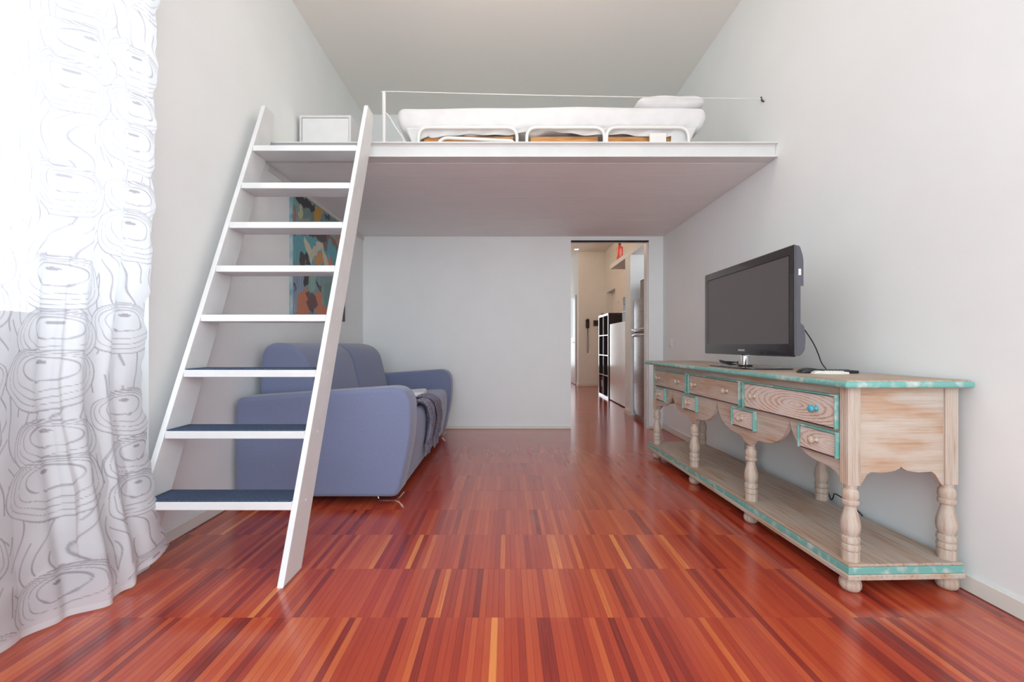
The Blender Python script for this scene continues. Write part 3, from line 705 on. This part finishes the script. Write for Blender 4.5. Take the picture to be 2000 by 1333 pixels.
# ------------------------------------------------------------ sideboard
SBL, SBR = Vector((1.268, 1.61, 0)), .032
sb = thing('sideboard', 'long whitewashed pine sideboard with turned legs and worn teal edges', 'sideboard', SBL, SBR)
def so(name, bm, m, par=None, **k): return obj(name, bm, m, par or sb, **k)
LB, DB = 2.08, .45
so('shelf', BX(.006, DB-.003, .006, LB-.006, .104, .115, bev=.003), M['pine_shelf'])
so('shelf_moulding', BX(.0045, DB-.002, .0045, LB-.0045, .0775, .1038, bev=.002), M['teal'], label='worn teal moulding round the shelf edge')
so('shelf_rim', BX(0, DB, 0, LB, .057, .077, bev=.003), M['pine_y'])
so('top_moulding', BX(-.022, .472, -.016, 2.10, .772, .7955, bev=.009, seg=3), M['teal'], label='worn teal edge of the top')
so('tabletop', BX(-.008, .468, -.003, 2.088, .790, .800, bev=.003), M['pine_shelf'])
def reeded(cx, cy, h, z0, z1, n=5, r=.0038):
    out = []; w = 2*h/n
    for (ox, oy, dx, dy) in ((-1, -1, 1, 0), (1, -1, 0, 1), (1, 1, -1, 0), (-1, 1, 0, -1)):
        nx_, ny_ = dy, -dx
        for i in range(n):
            for a in (0.06, .3, .5, .7, .94):
                t = (i+a)*w; b = r*math.sin(a*PI)
                out.append((cx+ox*h+dx*t+nx_*b, cy+oy*h+dy*t+ny_*b))
    return prism(out, 2, z0, z1)
LEGP = [(.113, .029), (.150, .030), (.152, .0255), (.156, .030), (.165, .0315), (.176, .030), (.179, .025), (.183, .0295), (.194, .0315), (.205, .0295), (.208, .0235), (.213, .0265), (.225, .0305), (.243, .0325), (.262, .031), (.285, .026), (.306, .0205), (.318, .019), (.322, .0185), (.326, .026), (.333, .0285), (.341, .0275), (.344, .023), (.349, .0255), (.362, .0275), (.378, .026), (.386, .020), (.392, .0205), (.402, .0205)]
FOOTP = [(0, .022), (.004, .029), (.014, .0345), (.028, .036), (.040, .033), (.050, .026), (.057, .022)]
UF = (.046, .68, 1.32, 1.985)
leg_me = None
for row, cx in (('front', .045), ('rear', .425)):
    for u in UF:
        if leg_me is None:
            o = so('leg', lathe(LEGP, 28), M['pine_z'], sharp=35); leg_me = o.data; o.location = (cx, u, 0)
            f = so('foot', lathe(FOOTP, 24), M['pine_z'], sharp=50); foot_me = f.data; f.location = (cx, u, 0)
        else:
            o = bpy.data.objects.new('leg', leg_me); C.objects.link(o); o.parent = sb; o.location = (cx, u, 0)
            f = bpy.data.objects.new('foot', foot_me); C.objects.link(f); f.parent = sb; f.location = (cx, u, 0)
for cx in (.045, .425):
    for u in (UF[0], UF[3]): so('corner_post', reeded(cx, u, .0215, .402, .7715), M['pine_z'])
for u in UF[1:3]: so('rear_post', BX(.405, .447, u-.021, u+.021, .402, .7715, bev=.003), M['pine_z'])
# front board with the scalloped apron
AP = [(0, .402), (.024, .402), (.036, .420), (.055, .438), (.09, .447), (.14, .450), (.18, .456), (.22, .469), (.25, .486), (.275, .508), (.295, .535), (.308, .562), (.317, .588)]
pts = [(UF[0]+.022, .7715)]; 
pts += [(UF[0]+.022, .402)]
for a, b in zip(UF, UF[1:]):
    h = (b-a)/2
    pts += [(a+d*h/.3185, z) for d, z in AP[1 if a == UF[0] else 2:]]
    pts += [(b-d*h/.3185, z) for d, z in AP[::-1][:-1] if not (b == UF[3] and d < .024)]
pts = [p for p in pts if p[0] <= UF[3]-.022+1e-6]
pts += [(UF[3]-.022, .402), (UF[3]-.022, .7715)]
cl = []
for p in pts:
    if not cl or (abs(p[0]-cl[-1][0]) + abs(p[1]-cl[-1][1])) > 1e-5: cl.append(p)
so('front_apron', prism(cl, 0, .030, .048), M['pine_y'])
# end panels and carcass
EP = [(0, .395), (.010, .400), (.022, .418), (.034, .438), (.050, .449), (.10, .446), (.145, .453), (.166, .464), (.170, .474)]
ep = [(.0665, .7715)] + [(.0665+d, z) for d, z in EP] + [(.4035-d, z) for d, z in EP[::-1]] + [(.4035, .7715)]
ep2 = [];
for p in ep:
    if not ep2 or abs(p[0]-ep2[-1][0])+abs(p[1]-ep2[-1][1]) > 1e-4: ep2.append(p)
so('end_panel', prism(ep2, 1, .036, .052), M['pine_x']); so('end_panel', prism(ep2, 1, UF[3]-.006, UF[3]+.010), M['pine_x'])
so('carcass', BX(.0485, .44, .0525, UF[3]-.007, .597, .7715), M['pine_y'])
knob_p = [(0, .0105), (.004, .011), (.008, .0065), (.014, .006), (.018, .011), (.024, .0155), (.030, .0150), (.034, .010), (.0355, .003)]
def knob(par, loc, m, label=None, s=1.0):
    o = obj('knob', lathe([(-z*s, r*s) for z, r in knob_p], 20, axis=0), m, par, smooth=True, label=label); o.location = loc
def drawer(y0, y1, z0, z1, knobs, m, inset_z=.11, front=0):
    yc, zc = (y0+y1)/2, (z0+z1)/2; hw, hh = (y1-y0)/2, (z1-z0)/2
    d = so('drawer', BX(-.004, .012, -hw+.010, hw-.010, -hh+.004, hh-.010, bev=.003), m); d.location = (.0205, yc, zc)
    # body behind the front
    bm = bmesh.new(); 
    fr = bmesh.new(); x0, x1 = -.011, .009
    box(fr, x0, x1, -hw, hw, hh-.007, hh, bev=.0015, seg=1); box(fr, x0, x1, -hw, -hw+.008, -hh, hh-.007, bev=.0015, seg=1); box(fr, x0, x1, hw-.008, hw, -hh, hh-.007, bev=.0015, seg=1)
    o = obj('drawer_bead', fr, M['teal'], d, label='worn teal beading')
    o = obj('dark_strip', BX(-.001, .009, -hw+.008, hw-.008, -hh+.0, -hh+.0038), M['dark'], d)  # near-black strip along the drawer's lower edge
    for (ky, mm, lab) in knobs: knob(d, (-.004, ky-yc, .0), mm, lab)
    bm.free(); return d
pk = M['pine_z']
drawer(.075, .705, .603, .738, [(.18, M['teal_knob'], 'turquoise knob'), (.60, pk, None)], M['pine_ring'])
drawer(.735, 1.350, .603, .738, [(.86, pk, None), (1.25, pk, None)], M['pine_y'])
drawer(1.385, 1.955, .603, .738, [(1.50, pk, None), (1.86, pk, None)], M['pine_y'])
for a, b in ((.072, .287), (.605, .815), (1.235, 1.435), (1.755, 1.95)):
    drawer(a, b, .490, .592, [((a+b)/2, pk, None)], M['pine_ring'])

# ------------------------------------------------------------ television
tv = thing('television', 'black flat television on a glass foot on the sideboard', 'television', (1.41, 2.54, .8004))
TI = Matrix.Translation((-1.41, -2.54, -.8004))
def to(name, bm, m, par=None, **k):
    o = obj(name, bm, m, par or tv, **k); o.matrix_parent_inverse = TI if par is None else Matrix.Identity(4); return o
tx, ty0, ty1, tz = 1.362, 2.04, 2.96, .875
prof = rounded([(tx, tz+.004), (tx+.020, tz+.004), (tx+.042, tz+.03), (tx+.046, tz+.08), (tx+.040, tz+.145), (tx+.022, tz+.16), (tx+.022, tz+.335), (tx+.036, tz+.335), (tx+.036, tz+.47), (tx+.018, tz+.524), (tx, tz+.526)], [.001, .01, .015, .02, .015, .005, .002, .002, .03, .012, .001], 4)
to('housing', prism(prof, 1, ty0+.004, ty1-.004), M['grey_plastic'], sharp=30)
bz = bmesh.new(); o2 = rounded([(ty0, tz), (ty1, tz), (ty1, tz+.53), (ty0, tz+.53)], .010, 4)
to('bezel', prism(o2, 0, tx-.009, tx-.0002, bz, bev=.004, seg=3), M['gloss_black'], sharp=40)
so_ = rounded([(ty0+.040, tz+.062), (ty1-.048, tz+.062), (ty1-.048, tz+.482), (ty0+.040, tz+.482)], .004, 2)
to('screen', prism(so_, 0, tx-.0098, tx-.0088), M['screen'])
fr = bmesh.new()
for a in ((ty0+.037, ty1-.045, tz+.4822, tz+.4865), (ty0+.037, ty0+.0398, tz+.062, tz+.482), (ty1-.0478, ty1-.045, tz+.062, tz+.482)): box(fr, tx-.0105, tx-.0088, *a)
to('screen_groove', fr, M['dark'])
cu = bpy.data.curves.new('logo', 'FONT'); cu.body = 'SAMSUNG'; cu.size = .0155; cu.align_x = 'CENTER'; cu.extrude = .0002
tmp = bpy.data.objects.new('logo_tmp', cu); C.objects.link(tmp); bpy.context.view_layer.update()
lm = bpy.data.meshes.new_from_object(tmp); bpy.data.objects.remove(tmp)
lm.transform(Matrix(((0, 0, -1, tx-.0096), (-1, 0, 0, (ty0+ty1)/2), (0, 1, 0, tz+.022), (0, 0, 0, 1)))); lm.materials.clear()
o = link('logo', lm, mat('silver_print', (.8, .8, .8), .3), tv); o.matrix_parent_inverse = TI
to('label_sticker', BX(tx+.012, tx+.024, ty0+.0028, ty0+.0042, tz+.385, tz+.415), M['offwhite'])
to('glass_foot', prism(rounded([(1.275, 2.30), (1.55, 2.30), (1.55, 2.78), (1.275, 2.78)], .07, 6), 2, .8005, .808, bev=.003), M['gloss_black'], sharp=40)
to('neck', lathe([(.808, .032), (.812, .030), (.816, .021), (.865, .021), (.90, .021)], 20, c=(1.385, 2.52)), M['chrome'], smooth=True)
to('neck_collar', lathe([(.808, .040), (.817, .038), (.819, .022)], 24, c=(1.385, 2.52)), M['black'], smooth=True)
cable = obj('power_cable', tube(spline([(1.412, 2.30, 1.03), (1.43, 2.20, 1.035), (1.46, 2.15, 1.02), (1.505, 2.165, .98), (1.56, 2.20, .93), (1.61, 2.24, .88), (1.66, 2.29, .84), (1.705, 2.33, .815), (1.735, 2.36, .80), (1.740, 2.37, .74), (1.741, 2.37, .5), (1.741, 2.385, .30), (1.736, 2.37, .20), (1.730, 2.335, .14), (1.727, 2.31, .11), (1.727, 2.295, .13), (1.727, 2.285, .15), (1.729, 2.24, .145), (1.733, 2.20, .125), (1.735, 2.12, .10), (1.735, 2.05, .004)], 8), .0028, 8), M['black'], smooth=True)
tag(cable, 'black power cable running from the television down behind the sideboard', 'cable')
coil = bmesh.new()
for k in range(5):
    pth = [(1.34+.010*k, 2.60, .812), (1.33, 2.66+.01*k, .822+.004*k), (1.36, 2.72, .818+.006*(k % 3)), (1.40, 2.68-.01*k, .828), (1.385, 2.60, .822+.003*k), (1.37, 2.57, .815)]
    tube(spline(pth, 6), .003, 6, coil)
o = obj('cable_coil', coil, M['black'], smooth=True); tag(o, 'tangled black cable bundle beside the television neck', 'cable')

# remotes
def remote(name, label, w, l, h, m, loc, rz, nose=0, btn=None):
    t = thing(name, label, 'remote control', loc, rz)
    pf = rounded([(0, 0), (l, 0), (l, h*.7), (l*.35, h*.85), (l*.15, h*(1+nose)), (.004, h*.55)], [.003, .004, .004, .02, .02, .006], 3)
    obj('body', prism([(a, b) for a, b in pf], 1, -w/2, w/2, bev=.003), m, t, sharp=40)
    bm = bmesh.new()
    for i in range(6):
        for j in (-1, 0, 1): lathe([(h*.78, .0035), (h*.78+.003+.0*i, .003)], 8, bm, c=(l*.42+i*l*.085, j*w*.27))
    obj('buttons', bm, btn or M['grey_plastic'], t)
    return t
remote('remote_control', 'black remote control lying behind the white one on the sideboard', .048, .250, .020, M['black'], (1.375, 2.045, .8003), -.10, .35)
remote('remote_control', 'small white remote control lying in front of the black one', .038, .142, .017, M['offwhite'], (1.375, 1.955, .8003), -.16, 0, M['offwhite'])

def plate(label, loc, axis, w=.08, h=.08, t_=.008):
    t = thing('switch_plate', label, 'switch', loc)
    if axis == 0: obj('cover', BX(-t_, 0, -w/2, w/2, -h/2, h/2, bev=.002), M['offwhite'], t); obj('rocker', BX(-t_-.003, -t_, -w*.2, w*.2, -h*.3, h*.3), M['offwhite'], t)
    return t
plate('small blank white switch plate on the right wall near the back corner', (XR, 4.62, .955), 0, .075, .085)
# hook stains on the left wall
# ------------------------------------------------------------ hallway furniture
dv = obj('partition', BX(1.65, 2.268, 5.77, 6.02, 0, 2.133, bev=.003), M['wall']); dv['kind'] = 'structure'; dv.name = 'wall_partition'
struct('trim_3', BX(1.636, 1.649, 5.755, 6.03, 0, .06), M['base'])
sh = obj('storage_shelf', BX(1.65, 2.268, YB+.132, 6.88, 2.134, 2.204, bev=.003), M['wall']); tag(sh, 'thick white high shelf over the fridge in the hallway', 'shelf')
# fridge
fr_ = thing('fridge', 'tall steel two-door fridge in the hallway niche', 'fridge', (1.935, 5.44, 0))
FI = Matrix.Translation((-1.98, -5.622, 0))
def fo(name, bm, m, par=None, **k):
    o = obj(name, bm, m, par or fr_, **k); o.matrix_parent_inverse = FI if par is None else Matrix.Identity(4); return o
fo('body', BX(1.76, 2.25, 5.28, 5.94, .03, 1.50, bev=.006), M['steel'])
def fdoor(z0, z1, name):
    out = []
    for i in range(13):
        t = i/12; out.append((1.735-.040*math.sin(t*PI)**.6, 5.275+t*.67))
    out += [(1.757, 5.945), (1.757, 5.275)]
    return fo(name, prism(out, 2, z0, z1, bev=.008, seg=3), M['steel'], sharp=40)
d1 = fdoor(.055, 1.085, 'fridge_door'); d2 = fdoor(1.10, 1.51, 'freezer_door')
for z, dd in ((1.055, d1), (1.13, d2)):
    s_ = -1 if dd is d1 else 1
    fo('handle', tube(arc_path([(1.715, 5.36, z), (1.675, 5.40, z), (1.668, 5.60, z-.012*s_), (1.675, 5.80, z), (1.715, 5.86, z)], .03), .011, 10), M['chrome'], dd, smooth=True, label='chrome bar handle')
fo('kickplate', BX(1.75, 1.78, 5.29, 5.93, 0, .05), M['steel'])
mw = thing('microwave', 'dark framed microwave standing on top of the fridge', 'microwave', (1.90, 5.375, 1.511))
obj('body', BX(-.17, .15, -.26, .23, 0, .255, bev=.006), M['black'], mw)
obj('door_window', BX(-.176, -.1705, -.235, .205, .022, .233), mat('grey_oven_glass', (.22, .21, .21), .3), mw, label='grey glass front')
# bar cabinet
bc = thing('bar_cabinet', 'glossy white tall cabinet side between fridge and bookcase', 'cabinet', (2.0, 6.92, 0))
obj('carcass', BX(-.215, .262, -.47, .468, .012, 1.27), M['gloss_white'], bc)
obj('side_panel', BX(-.232, -.216, -.478, .472, .016, 1.288, bev=.002), M['gloss_white'], bc)
obj('plinth', BX(-.21, .262, -.46, .46, 0, .0118), M['dark'], bc)
obj('worktop', BX(-.2155, .266, -.478, .47, 1.2705, 1.286), M['brown'], bc, label='dark brown worktop')
cm_ = thing('coffee_machine', 'black coffee machine on the bar cabinet beside the partition', 'coffee machine', (1.87, 6.62, 1.2865))
obj('base', BX(-.07, .07, -.12, .12, 0, .15, bev=.01), M['black'], cm_); obj('column', BX(-.055, .07, -.11, .11, .158, .27), M['black'], cm_)
obj('head', BX(-.065, .07, -.11, .11, .2705, .385, bev=.015), M['black'], cm_); obj('chrome_band', BX(-.072, .07, -.121, .121, .150, .158), M['chrome'], cm_)
# bookcase
bk = thing('bookcase', 'black-brown cube bookcase with pale front edges in the hallway', 'bookcase', (1.766, 7.505, 0))
Wd, Hd, Dd = .785, 1.49, .39
bm = bmesh.new(); 
obj('side_board', BX(.003, Dd, 0, .038, .0, Hd-.039), M['brown'], bk); obj('side_board', BX(.003, Dd, Wd-.038, Wd, 0, Hd-.039), M['brown'], bk)
obj('top_board', BX(.003, Dd, 0, Wd, Hd-.038, Hd), M['brown'], bk); obj('bottom_board', BX(.003, Dd, .0385, Wd-.0385, 0, .038), M['brown'], bk)
obj('divider', BX(.003, Dd-.01, Wd/2-.008, Wd/2+.008, .0385, Hd-.0385), M['brown'], bk)
for i in (1, 2, 3): obj('shelf', BX(.003, Dd-.01, .0385, Wd-.0385, .038+i*.357-.008, .038+i*.357+.008), M['brown'], bk)
obj('back_panel', BX(Dd-.009, Dd-.001, .0385, Wd-.0385, .0385, Hd-.0385), M['brown'], bk)
fe = bmesh.new()
box(fe, 0, .0028, 0, .038, 0, Hd); box(fe, 0, .0028, Wd-.038, Wd, 0, Hd); box(fe, 0, .0028, .038, Wd-.038, Hd-.038, Hd); box(fe, 0, .0028, .038, Wd-.038, 0, .038); box(fe, 0, .0028, Wd/2-.008, Wd/2+.008, .038, Hd-.038)
for i in (1, 2, 3): box(fe, 0, .0028, .038, Wd-.038, .038+i*.357-.008, .038+i*.357+.008)
obj('edge_reflection', fe, M['gloss_white'], bk, label='pale front edging')  # reflected light painted as white strips over the front edges
y = 7.505+Wd/2+.02; k = 0; first = None
labs = ['purple binder on the lowest bookcase shelf, nearest the middle divider', 'purple binder second from the divider on the lowest bookcase shelf', 'purple binder third from the divider on the lowest bookcase shelf', 'purple binder farthest from the divider on the lowest bookcase shelf']
for k in range(4):
    t = thing('binder', labs[k], 'binder', (1.80, y, .0385), 0, 'purple binders in the bookcase')
    obj('cover', BX(0, .26, 0, .070, 0, .31, bev=.004), M['purple'], t); obj('spine_label', BX(-.0012, -.0002, .015, .055, .12, .24), M['paper'], t, label='white spine label')
    y += .076
bowl = obj('bowl', lathe([(0, .02), (.006, .028), (.025, .05), (.030, .052), (.028, .046), (.010, .02)], 20), M['brown'], smooth=True, loc=(1.82, 8.12, Hd+.0004)); tag(bowl, 'small dark bowl on the far end of the bookcase top', 'bowl')
# red bottle on the high shelf
rb = thing('red_bottle', 'red bottle with dark cap on the high hallway shelf', 'bottle', (1.70, 6.50, 2.2045))
obj('body', prism(rounded([(-.038, -.05), (.038, -.05), (.038, .05), (-.038, .05)], .018, 4), 2, 0, .190, bev=.008), M['red'], rb, sharp=40)
obj('neck', lathe([(.190, .032), (.205, .028), (.215, .017), (.228, .016)], 18), M['red'], rb, smooth=True)
obj('cap', lathe([(.228, .020), (.256, .019), (.259, .014)], 16), M['brown'], rb, sharp=40)
obj('print', BX(-.0388, -.0382, -.02, .025, .05, .12), M['yellow'], rb, label='yellow print')
# intercom and switch box
ic = thing('intercom_handset', 'dark brown wall intercom handset with hanging cord on the far wall', 'intercom', (1.86, 9.928, 1.42))
obj('base', BX(-.042, .042, -.028, 0, -.09, .10, bev=.006), M['phone'], ic)
obj('handset', prism(rounded([(-.03, -.10), (-.075, -.105), (-.078, -.06), (-.052, -.04), (-.052, .06), (-.078, .075), (-.072, .115), (-.03, .11)], .012, 3), 0, -.024, .024, bev=.004), M['brown'], ic, sharp=40)
obj('cord', tube(spline([(0, -.04, -.09), (.012, -.035, -.25), (.018, -.03, -.5), (.012, -.03, -.62), (.0, -.03, -.66), (-.01, -.03, -.60), (-.006, -.03, -.3), (-.004, -.03, -.10)], 8), .0045, 6), M['brown'], ic, smooth=True)
sw = thing('breaker_box', 'small dark wall box right of the intercom handset', 'electrical box', (2.05, 9.928, 1.437))
obj('cover', BX(-.055, .055, -.02, 0, -.065, .065, bev=.004), M['phone'], sw); obj('lid', BX(-.045, .045, -.026, -.0205, -.052, .052, bev=.003), M['brown'], sw)
pl = plate('small white plate on the hallway wall above the bar cabinet', (2.2695, 8.78, 1.80), 0, .10, .07)
# downlights
em = bpy.data.materials.new('lamp_glow'); em.use_nodes = True; b_ = em.node_tree.nodes['Principled BSDF']; b_.inputs['Emission Color'].default_value = (1, .85, .65, 1); b_.inputs['Emission Strength'].default_value = 12; M['glow'] = em
for (x, y, lab) in ((1.57, 9.67, 'small lit ceiling downlight near the far hallway wall'), (.55, 6.2, 'ceiling downlight close behind the doorway')):
    t = thing('downlight', lab, 'ceiling light', (x, y, HC))
    obj('ring', lathe([(-.006, .045), (-.006, .052), (0, .054)], 24, cap=False), M['white'], t); obj('lens', lathe([(-.005, .044), (-.001, .044)], 24), M['glow'], t)

# fill globe added out of view to brighten the ceiling over the loft
gm = bpy.data.materials.new('globe_glow'); gm.use_nodes = True; b_ = gm.node_tree.nodes['Principled BSDF']; b_.inputs['Emission Color'].default_value = (1, .91, .80, 1); b_.inputs['Emission Strength'].default_value = 20
pn = thing('added_fill_lamp', 'round opal glass pendant lamp hanging before the loft', 'pendant lamp', (.1, 2.35, ZC))
obj('globe', lathe([(-.36+.115*math.sin(a), max(.004, .115*math.cos(a))) for a in [(-.5+i/14)*PI for i in range(15)]], 24), gm, pn, smooth=True)
obj('cord', tube([(0, 0, -.246), (0, 0, -.02)], .003, 8), M['offwhite'], pn); obj('rose', lathe([(-.022, .035), (-.012, .045), (0, .047)], 24), M['white'], pn)
